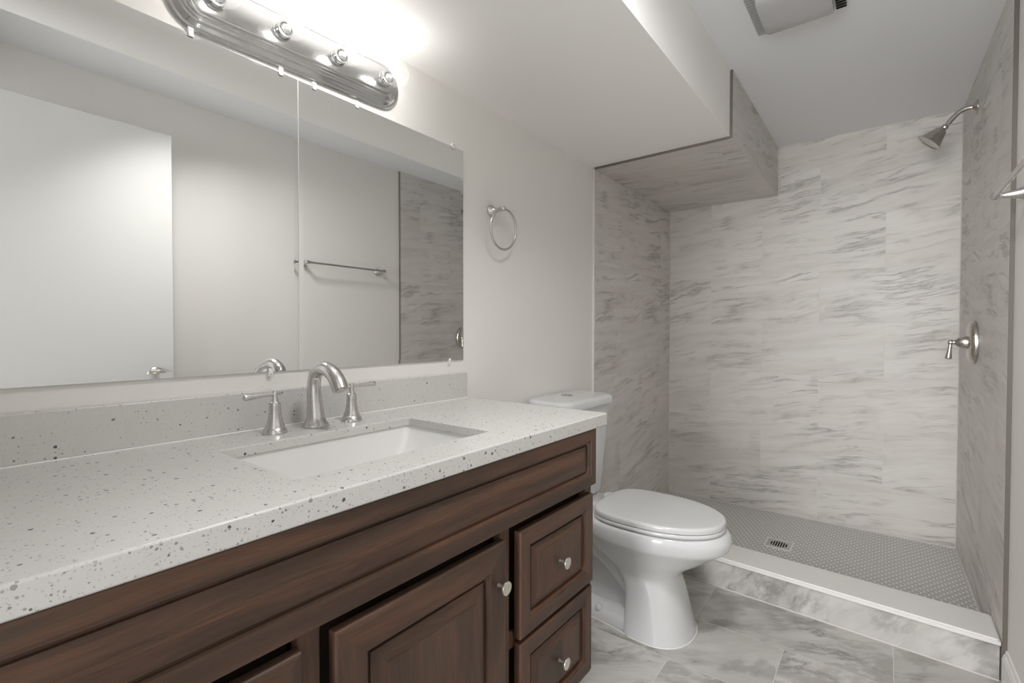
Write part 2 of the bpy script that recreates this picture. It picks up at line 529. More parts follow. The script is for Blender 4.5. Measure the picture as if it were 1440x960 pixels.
# shower tile slabs
b = NB(); box(b, 0, 0.0102, YS, YB, 0, ZS)
struct(make('wall_shower_left', b, M['tile'], smooth=False, uv=UVT), 'marble-look tile on the left shower wall')
b = NB(); quadbox(b, [(WX(YS - 0.02), YS - 0.02), (WX(YS - 0.02) + TT, YS - 0.02), (WX(YB) + TT, YB), (WX(YB), YB)], 0, ZC)
struct(make('wall_shower_right', b, M['tile'], smooth=False, uv=((2.71, -0.0126), (0, 0), (0, 0))), 'marble-look tile on the right shower wall')
b = NB(); box(b, 0.0102, XS + 0.0105, YS, YB, ZS - 0.0105, ZS)
box(b, XS, XS + 0.0105, YS, YB, ZS, ZC)
struct(make('soffit_tile', b, M['tile'], smooth=False, uv=((2.75, -0.2), (0.5976, -0.0126), (0.9, 2.35))), 'tile wrapped round the soffit inside the shower')

# tile edge trims
b = NB(); box(b, XS - 0.0005, XS + 0.0115, YS - 0.003, YS, ZS - 0.0105, ZC, 0.001, 1)
struct(make('trim_1', b, M['edge_metal']), 'dark edge strip of the soffit tile')
b = NB(); xe = WX(YS - 0.02)
quadbox(b, [(xe - 0.001, YS - 0.024), (xe + TT + 0.001, YS - 0.024), (xe + TT + 0.001, YS - 0.02), (xe - 0.001, YS - 0.02)], 0.0, ZC)
struct(make('trim_2', b, M['edge_metal'], smooth=False), 'dark edge strip of the right shower tile')
b = NB(); box(b, 0.0, 0.012, YS - 0.006, YS, 0, ZS - 0.0105, 0.002, 1)
struct(make('trim_3', b, M['caulk']), 'white caulked edge of the left shower tile')
b = NB(); box(b, 0.012, XS, YS - 0.003, YS, ZS - 0.0115, ZS + 0.0005)
struct(make('trim_4', b, M['edge_metal']), 'thin edge along the tiled soffit underside')
# grout corner lines inside the shower
b = NB()
def bead(p, q, r=0.0035):
    tube(b, [tuple(p) + (r,), tuple(q) + (r,)], n=8, k=0)
bead((0.0102, YB, ZF), (0.0102, YB, ZS - 0.01)); bead((WX(YB), YB, ZF), (WX(YB), YB, ZC))
bead((0.0102, YB, ZF), (WX(YB), YB, ZF), 0.005); bead((WX(YB), YB, ZF), (WX(2.42), 2.42, ZF), 0.005)
bead((0.0102, YB, ZS - 0.0105), (XS + .0105, YB, ZS - 0.0105), 0.002); bead((XS + .0105, YB, ZS - 0.0105), (XS + .0105, YS, ZS - 0.0105), 0.002)
struct(make('trim_5', b, M['grout']), 'pale grout lines in the shower corners')

# curb (slightly skewed to the back wall), shower floor
CL, CR = 2.3145, 2.2195
def cy(x): return CL + (CR - CL) * (x / 1.5307)
def cb(x): return 2.4935 + (2.4115 - 2.4935) * (x / 1.4973)
xr = WX(2.3)
b = NB(); quadbox(b, [(0.0102, cb(0) + 0.0), (0.0102, YB), (WX(YB), YB), (xr, cb(xr))], 0.0, ZF)
struct(make('shower_floor', b, M['penny'], smooth=False, uv=((0, 0), (0, 0), (0, 0))), 'grey penny mosaic shower floor')
b = NB(); quadbox(b, [(0.0, cy(0) + 0.006), (xr - 0.004, cy(xr) + 0.006), (xr - 0.004, cb(xr) - 0.004), (0.0, cb(0) - 0.004)], 0.0, 0.121)
curb = struct(make('shower_curb', b, M['curb_tile'], smooth=False, uv=((0.3, -0.05), (0.1, -0.05), (0, 0))), 'low tiled curb at the shower entrance')
b = NB()
quadbox(b, [(0.0, cy(0)), (xr - 0.002, cy(xr)), (xr - 0.002, cb(xr)), (0.0, cb(0))], 0.121, 0.139)
bmesh.ops.bevel(b, geom=[e for e in b.edges if abs(e.verts[0].co.z - 0.139) < 1e-5 and abs(e.verts[1].co.z - 0.139) < 1e-5], offset=0.006, segments=2, affect='EDGES')
make('curb_top', b, M['curb'], curb, wn=True, angle=60)
b = NB(); tube(b, [(0.0, cy(0) + .005, 0.001, 0.0028), (xr - .004, cy(xr) + .005, 0.001, 0.0028)], n=8, k=0)
make('grout_bead', b, M['grout'], curb)

# baseboard and door
b = NB(); y0, y1 = YR, YS - 0.027
prof = [(0.013, 0), (0.013, 0.085), (0.009, 0.100), (0.006, 0.104), (0.004, 0.115), (0, 0.115)]
lo = []
for y in (y0, y1):
    lo.append([(WX(y) + TT - d, y, z) for d, z in prof] + [(WX(y) + TT, y, 0)])
loft(b, lo)
struct(make('baseboard_right', b, M['white_trim'], smooth=False))
b = NB(); box(b, 1.425, 1.460, 0.04, 0.808, 0.012, 2.072, 0.0015, 1)
door = struct(make('door_1', b, M['door'], wn=True), 'white flush door standing open along the right wall')
b = NB()
kp = [(0, 0.033), (0.004, 0.033), (0.009, 0.028), (0.012, 0.013), (0.030, 0.012), (0.036, 0.020), (0.046, 0.0265), (0.056, 0.0265), (0.064, 0.020), (0.067, 0.0)]
lathe(b, kp, (1.425, 0.735, 0.968), (-1, 0, 0)); lathe(b, kp, (1.460, 0.735, 0.968), (1, 0, 0))
make('door_knob', b, M['dark_nickel'], door)
b = NB(); box(b, 1.430, 1.455, 0.807, 0.8095, 0.938, 0.998)
make('latch_plate', b, M['dark_nickel'], door)

# ------------------------------------------------------------------ vanity cabinet
van = thing('vanity_cabinet', 'dark brown stained wooden vanity cabinet with raised panels under the speckled counter', 'cabinet', (0.28, 0.585, 0.0))
XF = 0.555
CZ = 0.8895          # underside of the counter
DK = {}
def ring(bm, y0, y1, z0, z1, ins, x):
    return [bm.verts.new((x, a, c)) for a, c in ((y0 + ins, z0 + ins), (y1 - ins, z0 + ins), (y1 - ins, z1 - ins), (y0 + ins, z1 - ins))]
def raised(bm, y0, y1, z0, z1, xb, xf, fr, bw, field='v', groove=0.0125):
    steps = [(0, xb), (0, xf - 0.004), (0.0015, xf - 0.001), (0.004, xf), (fr, xf), (fr + 0.0005, xf - 0.0022), (fr + 0.0065, xf - 0.0042), (fr + 0.0085, xf - groove),
             (fr + 0.0140, xf - groove), (fr + 0.0148, xf - groove + 0.0045), (fr + 0.0150 + bw, xf - 0.0025), (fr + 0.0155 + bw, xf - 0.0006)]
    R = [ring(bm, y0, y1, z0, z1, i, x) for i, x in steps]
    for a, c in zip(R, R[1:]):
        for j in range(4):
            f = bm.faces.new((a[j], a[(j + 1) % 4], c[(j + 1) % 4], c[j]))
            f.material_index = 0 if j in (0, 2) else 1
    f = bm.faces.new(R[-1]); f.material_index = 1 if field == 'v' else 0
    f = bm.faces.new(R[0][::-1]); f.material_index = 1
WM = [M['wood_h'], M['wood_v'], M['dark_in']]
b = NB()
# carcass: sides, bottom, back, face frame, recessed toe kick
box(b, 0.012, XF - 0.018, 1.182, 1.20, 0.185, CZ, mat=1)
box(b, 0.012, XF - 0.018, -0.03, -0.012, 0.185, CZ, mat=1)
box(b, 0.012, XF - 0.018, -0.012, 1.182, 0.185, 0.203, mat=0)
box(b, 0.012, 0.024, -0.012, 1.182, 0.203, CZ, mat=2)
box(b, 0.35, 0.40, 0.0, 1.17, 0.0, 0.185, mat=1)
for y0, y1 in ((-0.03, 0.0), (0.325, 0.360), (0.785, 0.819), (1.165, 1.20)):
    box(b, XF - 0.018, XF, y0, y1, 0.185, CZ, 0.001, 1, mat=1)
for y0, y1 in ((0.0, 0.325), (0.360, 0.785), (0.819, 1.165)):
    box(b, XF - 0.0182, XF - 0.0004, y0, y1, 0.729, CZ, mat=0)
    box(b, XF - 0.0182, XF - 0.0004, y0, y1, 0.185, 0.212, mat=0)
box(b, XF - 0.0182, XF - 0.004, 0.819, 1.165, 0.440, 0.470, mat=0)
for y0, y1 in ((0.0, 0.325), (0.360, 0.785), (0.819, 1.165)):          # near-black panels, interior shade put into colour behind the gaps
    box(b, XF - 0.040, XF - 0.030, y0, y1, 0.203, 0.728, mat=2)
make('carcass', b, WM, van, angle=30, wn=True)
b = NB(); raised(b, -0.028, 1.199, 0.7305, CZ - 0.0005, XF, XF + 0.018, 0.030, 0.030, 'h')
make('false_front', b, WM, van, angle=9, wn=True)
def cab_knob(parent, y, z, x):
    b = NB()
    lathe(b, [(0.0175, 0.0060), (0.020, 0.0135), (0.0225, 0.0148), (0.025, 0.0142),
              (0.0262, 0.0115), (0.0256, 0.0100), (0.0264, 0.0080), (0.0270, 0.0)], (x, y, z), (1, 0, 0), 28)
    lathe(b, [(0, 0.0055), (0.0015, 0.0045), (0.003, 0.0038), (0.0178, 0.0038)], (x, y, z), (1, 0, 0), 20, mat=1)
    k = make('knob', b, [M['knob'], M['stem']], parent, angle=50)
    k['label'] = 'small pale round satin knob'
for y0, y1, z0, z1, ky, kz, nm in ((0.375, 0.7865, 0.222, 0.709, 0.7585, 0.6235, 'door'), (-0.02, 0.3225, 0.222, 0.709, 0.02, 0.6235, 'door'),
                                   (0.8385, 1.180, 0.462, 0.7085, 1.004, 0.5835, 'drawer'), (0.8385, 1.1735, 0.213, 0.451, 1.002, 0.330, 'drawer')):
    b = NB(); raised(b, y0, y1, z0, z1, XF, XF + 0.019, 0.036 if nm == 'drawer' else 0.052, 0.020 if nm == 'drawer' else 0.030, 'v')
    d = make(nm, b, WM, van, angle=9, wn=True)
    if nm == 'drawer':
        d['label'] = 'upper square drawer at the right end' if z0 > 0.4 else 'lower square drawer at the right end'
    else:
        d['label'] = 'raised panel door next to the drawers' if y0 > 0.2 else 'raised panel door at the left end'
    cab_knob(d, ky, kz, XF + 0.018)

# ------------------------------------------------------------------ countertop, backsplash, sink
ZT = 0.9256
ctr = thing('countertop', 'long white speckled quartz vanity countertop with backsplash', 'countertop', (0.29, 0.6, 0.89))
b = NB()
X0, X1, Y0, Y1 = 0.0005, 0.5765, -0.06, 1.2588
sx0, sx1, sy0, sy1 = 0.178, 0.477, 0.366, 0.846
def ringv(z, x0, x1, y0, y1, r, n=5): return rrect(x0, x1, y0, y1, r, z, n)
outer = lambda z, i: ringv(z, X0 + i, X1 - i, Y0 + i, Y1 - i, 0.004)
inner = lambda z, i: ringv(z, sx0 - i, sx1 + i, sy0 - i, sy1 + i, 0.012)
loops = [inner(ZT - 0.020, 0), inner(ZT - 0.002, 0), inner(ZT - 0.0005, 0.0008), inner(ZT, 0.002),
         outer(ZT, 0.004), outer(ZT - 0.0012, 0.0012), outer(ZT - 0.004, 0), outer(ZT - 0.033, 0), outer(ZT - 0.036, 0.002), outer(ZT - 0.036, 0.030), outer(ZT - 0.0202, 0.032), inner(ZT - 0.0202, 0)]
loft(b, loops, False, False)
bmesh.ops.remove_doubles(b, verts=b.verts[:], dist=1e-6)
make('slab', b, M['quartz'], ctr, angle=60, wn=True)
b = NB(); box(b, 0.0005, 0.0205, -0.06, 1.2585, ZT, 1.0175, 0.0035, 2)
make('backsplash', b, M['quartz'], ctr, angle=60, wn=True)
b = NB(); tube(b, [(0.0205, -0.06, ZT, 0.0016), (0.0205, 1.2585, ZT, 0.0016)], n=8, k=0)
make('caulk_line', b, M['caulk'], ctr)

snk = thing('sink', 'white rectangular undermount sink set into the speckled counter', 'sink', (0.327, 0.606, 0.76))
b = NB()
e = 0.004
def sk(z, i, r): return rrect(sx0 - e + i, sx1 + e - i, sy0 - e + i * 1.6, sy1 + e - i * 1.6, r, z, 6)
zt = ZT - 0.0204
def sko(z, i, r): return rrect(sx0 - e - 0.012 + i, sx1 + e + 0.012 - i, sy0 - e - 0.012 + i * 1.6, sy1 + e + 0.012 - i * 1.6, r, z, 6)
def taper(z, k, r):     # k 0 at the rim, 1 at the floor of the bowl
    xa, xb_, ya, yb_ = sx0 - e + 0.014 * k, sx1 + e - 0.014 * k, sy0 - e + 0.060 * k, sy1 + e - 0.060 * k
    return rrect(xa, xb_, ya, yb_, r, z, 6)
loops = [sko(zt, 0, 0.02), taper(zt, 0, 0.014), taper(zt - 0.012, 0.06, 0.015), taper(zt - 0.040, 0.26, 0.018), taper(zt - 0.080, 0.62, 0.022),
         taper(zt - 0.112, 0.95, 0.026), taper(zt - 0.124, 1.15, 0.028), taper(zt - 0.129, 1.5, 0.028), taper(zt - 0.132, 2.4, 0.012)]
loft(b, loops, False, True)
ol = [sko(zt, 0, 0.02), sko(zt - 0.09, 0.004, 0.03), sko(zt - 0.145, 0.03, 0.03)]
loft(b, ol, False, True)
bmesh.ops.remove_doubles(b, verts=b.verts[:], dist=1e-6)
make('basin', b, M['sink'], snk, angle=60)
b = NB(); lathe(b, [(0, 0.030), (0.003, 0.030), (0.005, 0.026), (0.005, 0.020), (0.002, 0.018), (0.006, 0.016), (0.008, 0.0)], (0.30, 0.606, zt - 0.1318), (0, 0, 1), 28)
make('drain', b, M['nickel'], snk)

# ------------------------------------------------------------------ faucet
ZQ = ZT
ZT = ZT + 0.0004
fau = thing('faucet', 'brushed nickel widespread faucet with arched spout and two lever handles behind the sink', 'faucet', (0.095, 0.623, ZT))
b = NB()
lathe(b, [(0, 0.0325), (0.004, 0.0325), (0.006, 0.030), (0.010, 0.0285), (0.012, 0.0255), (0.018, 0.0245), (0.020, 0.0225), (0.03, 0.0212)], (0.095, 0.623, ZT), (0, 0, 1), 36)
tube(b, [(0.095, 0.623, ZT + 0.022, 0.0222), (0.0925, 0.623, ZT + 0.045, 0.0195), (0.089, 0.623, ZT + 0.075, 0.0175), (0.088, 0.623, ZT + 0.105, 0.0165),
         (0.096, 0.623, ZT + 0.130, 0.0160), (0.118, 0.623, ZT + 0.1440, 0.0165), (0.146, 0.623, ZT + 0.1445, 0.0172), (0.173, 0.623, ZT + 0.1335, 0.0180),
         (0.193, 0.623, ZT + 0.116, 0.0188), (0.204, 0.623, ZT + 0.098, 0.0192)], 28)
make('spout', b, M['nickel'], fau, angle=50)
b = NB(); lathe(b, [(0, 0.0125), (0.003, 0.0125), (0.003, 0.0), ], (0.204, 0.623, ZT + 0.0985), (0.5, 0, -0.87), 20)
make('aerator', b, M['dark_nickel'], fau)
for yh, sg in ((0.521, -1), (0.7255, 1)):
    b = NB()
    lathe(b, [(0, 0.0275), (0.003, 0.0275), (0.006, 0.0255), (0.010, 0.0245), (0.013, 0.0215), (0.016, 0.0210), (0.024, 0.0175), (0.036, 0.0148), (0.050, 0.0132),
              (0.062, 0.0128), (0.068, 0.0128), (0.071, 0.0118), (0.073, 0.0085), (0.077, 0.0075), (0.081, 0.0065), (0.085, 0.0062), (0.094, 0.0065), (0.098, 0.0045), (0.099, 0.0)],
          (0.095, yh, ZT), (0, 0, 1), 32)
    h = make('handle', b, M['nickel'], fau, angle=35)
    b = NB()
    lathe(b, [(-0.016, 0.0), (-0.0155, 0.0028), (-0.010, 0.0034), (0, 0.0042), (0.012, 0.0042), (0.03, 0.0046), (0.058, 0.0062), (0.066, 0.0068), (0.070, 0.0066), (0.072, 0.004), (0.0725, 0.0)],
          (0.095, yh, ZT + 0.0905), (0.06, sg, -0.03 if sg < 0 else 0.03), 18)
    make('lever', b, M['nickel'], h, angle=50)

# ------------------------------------------------------------------ mirrors
TILT_L, TILT_R = math.radians(0.33), 0.0
def mirror(y0, y1, z0, z1, label, tilt, clips):
    t = thing('wall_mirror', label, 'mirror', (0.0, (y0 + y1) / 2, z0))
    b = NB()
    def rg(i, x): return [Vector((x, a, c)) for a, c in ((y0 + i, z0 + i), (y1 - i, z0 + i), (y1 - i, z1 - i), (y0 + i, z1 - i))]
    L = [rg(0, 0.001), rg(0, 0.0052), rg(0.0120, 0.00540)]
    piv = y1 if tilt > 0 else y0
    R = []
    for lp in L:
        R.append([b.verts.new((p.x + abs(p.y - piv) * math.tan(abs(tilt)) + 0.0, p.y, p.z)) for p in lp])
    for k, (a, c) in enumerate(zip(R, R[1:])):
        for j in range(4):
            f = b.faces.new((a[j], a[(j + 1) % 4], c[(j + 1) % 4], c[j])); f.material_index = 1 if k == 0 else 0
    b.faces.new(R[-1]); f = b.faces.new(R[0][::-1]); f.material_index = 1
    make('glass', b, [M['mirror'], M['mirror_edge']], t, smooth=False)
    for y, z, up_ in clips:
        off = abs(y - piv) * math.tan(abs(tilt))
        b = NB(); s = 1 if up_ else -1
        za, zb = sorted((z - s * 0.008, z + s * 0.012))
        box(b, 0.006 + off, 0.009 + off, y - 0.0055, y + 0.0055, za, zb, 0.001, 2)
        zc, zd = sorted((z + s * 0.0005, z + s * 0.012))
        box(b, 0.0003, 0.0062 + off, y - 0.0055, y + 0.0055, zc, zd)
        c = make('mirror_clip', b, M['clip'], t)
        b = NB(); lathe(b, [(0, 0.0016), (0.0008, 0.0015), (0.0012, 0.0)], (0.009 + off, y, z + s * 0.006), (1, 0, 0), 12)
        make('screw', b, M['dark_nickel'], c)
    return t
ZM0, ZM1 = 1.0617, 1.8139
mirror(-0.10, 0.6303, ZM0, ZM1, 'large left mirror panel reflecting the white door above the counter', TILT_L,
       ((0.386, ZM1, True), (0.586, ZM1, True), (0.554, ZM0, False)))
MR = mirror(0.6320, 1.2514, ZM0, ZM1, 'right mirror panel reflecting the towel bar and shower tile', TILT_R,
       ((0.676, ZM1, True), (0.808, ZM1, True), (1.199, ZM1, True), (1.180, ZM0, False)))

b = NB(); box(b, 0.001, 0.0060, 0.6301, 0.6320, ZM0, ZM1)  # white strip painted in for the light caught on the glass edges
make('seam_glint', b, M['white_trim'], MR, smooth=False)

# ------------------------------------------------------------------ vanity light
vl = thing('vanity_light', 'chrome bar light with four clear globe bulbs above the mirrors', 'wall light', (0.0, 0.645, 1.88))
LY0, LY1, LZ = 0.338, 0.957, 1.897
LT = 0.0315           # the fitting hangs slightly out of level
def LZY(y): return 1.902 + LT * (y - 0.6475)
HB = 0.068
def race(i, x, n=14):
    r = HB - i
    out = []
    for cyy, a0 in ((LY1 - HB, -90), (LY0 + HB, 90)):
        for k in range(n + 1):
            a = math.radians(a0 + 180 * k / n)
            yy = cyy + math.cos(a) * r
            out.append((x, yy, LZ + math.sin(a) * r + LT * (yy - 0.6475)))
    return out
b = NB()
loft(b, [race(0, 0.0003), race(0, 0.006), race(0.002, 0.009), race(0.008, 0.0098), race(0.0095, 0.0125), race(0.015, 0.0175), race(0.0165, 0.0205), race(0.021, 0.0212),
         race(0.0235, 0.0245), race(0.0285, 0.0255), race(0.0305, 0.0285), race(0.0345, 0.0292), race(0.037, 0.0315), race(0.040, 0.0325)])
make('backplate', b, M['chrome'], vl, angle=25)
for y in (0.424, 0.576, 0.730, 0.884):
    b = NB()
    lathe(b, [(0, 0.022), (0.003, 0.022), (0.005, 0.0200), (0.019, 0.0195), (0.021, 0.0185), (0.021, 0.0155), (0.008, 0.015), (0.008, 0.0)], (0.0322, y, LZY(y)), (1, 0, 0), 32)
    make('socket', b, M['chrome'], vl, angle=35)
    b = NB(); R = 0.0365; o = (0.0900, y, LZY(y))
    pr = [(-0.042, 0.0130), (-0.036, 0.0135)]
    for k in range(3, 25):
        a = PI - (PI * k / 24) ; 
        pr.append((math.cos(a) * R, max(math.sin(a) * R, 0.0)))
    pr = [p for p in pr if p[0] < -0.0355 or p[1] >= 0.0]
    pr[-1] = (R, 0.0)
    lathe(b, pr, o, (1, 0, 0), 32, caps=False)
    bu = make('bulb', b, M['globe'], vl, angle=60)
    b = NB(); lathe(b, [(-0.046, 0.0122), (-0.037, 0.0122), (-0.032, 0.010), (-0.028, 0.006), (-0.023, 0.0)], o, (1, 0, 0), 20)
    make('bulb_base', b, M['nickel'], bu)
    b = NB(); lathe(b, [(-0.014, 0.0), (-0.011, 0.008), (-0.005, 0.0125), (0.002, 0.0140), (0.009, 0.0125), (0.015, 0.008), (0.018, 0.0)], o, (1, 0, 0), 20)
    make('filament', b, M['glow'], bu)

# ------------------------------------------------------------------ towel ring
tr = thing('towel_ring', 'brushed nickel towel ring hanging on the wall beyond the mirror', 'towel ring', (0.0, 1.413, 1.632))
b = NB()
lathe(b, [(0, 0.0235), (0.004, 0.0235), (0.008, 0.021), (0.014, 0.0145), (0.024, 0.0095), (0.040, 0.0075), (0.047, 0.0075), (0.050, 0.0095), (0.058, 0.0105), (0.066, 0.0095), (0.069, 0.0055), (0.070, 0.0)], (0.0, 1.413, 1.632), (1, 0, 0), 28)
make('mount', b, M['nickel'], tr, angle=50)
b = NB(); cr = 0.0765; n = 64
tube(b, [(0.058 - 0.012 * (1 - math.cos(2 * PI * i / n)) * 0.5, 1.4270 + math.sin(2 * PI * i / n) * cr, 1.634 - cr + math.cos(2 * PI * i / n) * cr, 0.0046) for i in range(n)], n=12, k=0, closed=True)
make('ring', b, M['nickel'], tr)

# ------------------------------------------------------------------ towel bar on the right wall
tb = thing('towel_bar', 'brushed nickel towel bar on the right wall beside the shower tile', 'towel bar', (WX(1.77) + TT, 1.77, 1.574))
BZ = 1.574
ya, yb = 1.490, 2.030
for y in (ya, yb):
    b = NB()
    lathe(b, [(0, 0.0235), (0.004, 0.0235), (0.007, 0.0215), (0.012, 0.0195), (0.030, 0.0135), (0.050, 0.0095), (0.062, 0.0080), (0.066, 0.0085), (0.070, 0.0105), (0.076, 0.0115), (0.083, 0.0105), (0.087, 0.0)], (WX(y) + TT, y, BZ), (-1, -S_W, 0), 28)
    make('post', b, M['nickel'], tb, angle=50)
b = NB()
dx = 0.076 - TT
lathe(b, [(0, 0.0), (0.002, 0.006), (0.006, 0.0085), (0.012, 0.0075), (0.016, 0.0095), (0.022, 0.0105), (0.028, 0.0095), (0.036, 0.0068), (0.044, 0.0066), (yb - ya - 0.012, 0.0066), (yb - ya - 0.004, 0.0068),
          (yb - ya + 0.004, 0.0095), (yb - ya + 0.010, 0.0105), (yb - ya + 0.016, 0.0095), (yb - ya + 0.020, 0.0075), (yb - ya + 0.026, 0.0085), (yb - ya + 0.030, 0.006), (yb - ya + 0.032, 0.0)],
      (WX(ya) - dx + S_W * 0.016, ya - 0.016, BZ), (-S_W, 1, 0), 20)
make('bar', b, M['nickel'], tb, angle=50)

# ------------------------------------------------------------------ toilet
TY = 1.835
to = thing('toilet', 'white two-piece porcelain toilet with closed lid between vanity and shower', 'toilet', (0.38, TY, 0.0))
b = NB()
SEC = [  # z, back, front, half width, nb, nf
    (0.000, 0.420, 0.652, 0.152, 7.0, 2.3), (0.006, 0.420, 0.652, 0.152, 7.0, 2.3), (0.030, 0.421, 0.645, 0.148, 7.0, 2.3), (0.090, 0.422, 0.630, 0.140, 7.0, 2.3),
    (0.150, 0.420, 0.614, 0.133, 6.0, 2.3), (0.195, 0.402, 0.602, 0.129, 4.5, 2.2), (0.222, 0.372, 0.600, 0.128, 3.2, 2.1), (0.240, 0.340, 0.612, 0.132, 2.5, 2.0),
    (0.262, 0.295, 0.636, 0.140, 2.4, 2.0), (0.288, 0.255, 0.675, 0.152, 2.4, 2.0), (0.318, 0.225, 0.716, 0.166, 2.5, 2.0), (0.345, 0.210, 0.755, 0.182, 2.6, 2.0), (0.358, 0.204, 0.773, 0.1895, 2.6, 2.0),
    (0.372, 0.200, 0.781, 0.193, 2.7, 2.0), (0.395, 0.200, 0.785, 0.195, 2.8, 2.0), (0.412, 0.202, 0.779, 0.193, 2.8, 2.0), (0.421, 0.208, 0.770, 0.187, 2.8, 2.0), (0.424, 0.22, 0.757, 0.178, 2.8, 2.0)]
SEC = spline(SEC, 3)
loft(b, [egg(s[1], s[2], s[3], TY, s[0], s[4], s[5], 0.46) for s in SEC])
# rear deck that carries the tank
loft(b, [rrect(0.03, 0.34, TY - w_, TY + w_, r_, z) for z, w_, r_ in ((0.300, 0.075, 0.05), (0.330, 0.105, 0.05), (0.360, 0.128, 0.05), (0.400, 0.142, 0.05), (0.420, 0.142, 0.05), (0.4245, 0.136, 0.045))])
make('bowl', b, M['porcelain'], to, angle=60)
b = NB()   # recessed rear foot with the trapway showing on the side
loft(b, [rrect(0.115, 0.46, TY - w_, TY + w_, 0.05, z) for z, w_ in ((0.0, 0.118), (0.02, 0.116), (0.034, 0.110), (0.040, 0.098), (0.050, 0.040), (0.20, 0.030), (0.335, 0.050))])
for sgn in (-1, 1):
    q = TY + sgn * 0.060
    tube(b, [(0.46, q, 0.10, 0.034), (0.430, q, 0.150, 0.037), (0.375, q, 0.205, 0.039), (0.315, q, 0.255, 0.040), (0.245, q, 0.280, 0.040), (0.200, q, 0.245, 0.039), (0.188, q, 0.170, 0.038), (0.190, q, 0.080, 0.036), (0.190, q, 0.02, 0.040)], 22, flat=1.0)
make('trapway', b, M['porcelain'], to, angle=60)
for sgn in (-1, 1):
    b = NB(); lathe(b, [(0, 0.016), (0.006, 0.016), (0.014, 0.013), (0.019, 0.007), (0.020, 0.0)], (0.305, TY + sgn * 0.100, 0.036), (0, 0, 1), 18)
    make('bolt_cap', b, M['seat'], to)
b = NB()   # caulk line round the foot
eg = egg(0.394, 0.6555, 0.1545, TY, 0.002, 3.2, 2.3, 0.46, 72)
front = [p for p in eg if p[0] > 0.44]
lo_ = sorted([p for p in front if p[1] <= TY], key=lambda p: p[0]) + sorted([p for p in front if p[1] > TY], key=lambda p: -p[0])
path = [(0.118, TY - 0.119, 0.002), (0.30, TY - 0.1195, 0.002), (0.385, TY - 0.132, 0.002)] + lo_ + [(0.385, TY + 0.132, 0.002), (0.30, TY + 0.1195, 0.002), (0.118, TY + 0.119, 0.002)]
tube(b, [p + (0.0025,) for p in path], n=8, k=0)
make('caulk_bead', b, M['caulk'], to)
# seat and lid
def lidloop(z, i): return egg(0.282 + i, 0.763 - i, 0.190 - i, TY, z, 3.6, 2.05, 0.44)
b = NB(); loft(b, [lidloop(0.426, 0.006), lidloop(0.428, 0.001), lidloop(0.434, 0.0), lidloop(0.440, 0.0015), lidloop(0.4425, 0.006)])
make('seat', b, M['seat'], to, angle=60, wn=True)
b = NB(); loft(b, [lidloop(0.4435, 0.005), lidloop(0.4450, 0.001), lidloop(0.456, 0.0), lidloop(0.4615, 0.0015), lidloop(0.4648, 0.005), lidloop(0.4660, 0.011), lidloop(0.4668, 0.035), lidloop(0.4675, 0.09)])
make('lid', b, M['seat'], to, angle=60, wn=True)
for sgn in (-1, 1):
    b = NB(); loft(b, [rrect(0.243, 0.292, TY + sgn * 0.075 - 0.022, TY + sgn * 0.075 + 0.022, 0.010, z) for z in (0.424, 0.446)] + [rrect(0.247, 0.288, TY + sgn * 0.075 - 0.018, TY + sgn * 0.075 + 0.018, 0.009, 0.452)])
    make('hinge', b, M['seat'], to)
# tank
def tk(z, xf, hw, r): 
    lp = []
    for px, py, _ in rrect(0.014, xf, -hw, hw, r, 0, 10):
        bow = 0.012 * (1 - (py / hw) ** 2) if px > 0.1 else 0.0
        lp.append((px + bow, TY + py, z))
    return lp
b = NB()
loft(b, [tk(0.4250, 0.170, 0.165, 0.045), tk(0.432, 0.178, 0.176, 0.045), tk(0.45, 0.182, 0.182, 0.045), tk(0.62, 0.193, 0.196, 0.05), tk(0.78, 0.203, 0.209, 0.05), tk(0.834, 0.206, 0.212, 0.05)])
make('tank', b, M['porcelain'], to, angle=60)
b = NB()
loft(b, [tk(0.834, 0.212, 0.219, 0.055), tk(0.836, 0.217, 0.224, 0.055), tk(0.842, 0.220, 0.227, 0.055), tk(0.862, 0.220, 0.227, 0.055), tk(0.870, 0.217, 0.224, 0.055), tk(0.8755, 0.209, 0.216, 0.05), tk(0.878, 0.196, 0.204, 0.045)])
make('tank_lid', b, M['porcelain'], to, angle=60, wn=True)
b = NB(); lathe(b, [(0, 0.026), (0.003, 0.026), (0.0045, 0.024), (0.0045, 0.022), (0.0035, 0.0215), (0.0050, 0.020), (0.0055, 0.0)], (0.086, TY + 0.005, 0.8775), (0, 0, 1), 32)
box(b, 0.084, 0.088, TY - 0.014, TY + 0.024, 0.8825, 0.8834)
make('flush_button', b, M['chrome'], to)

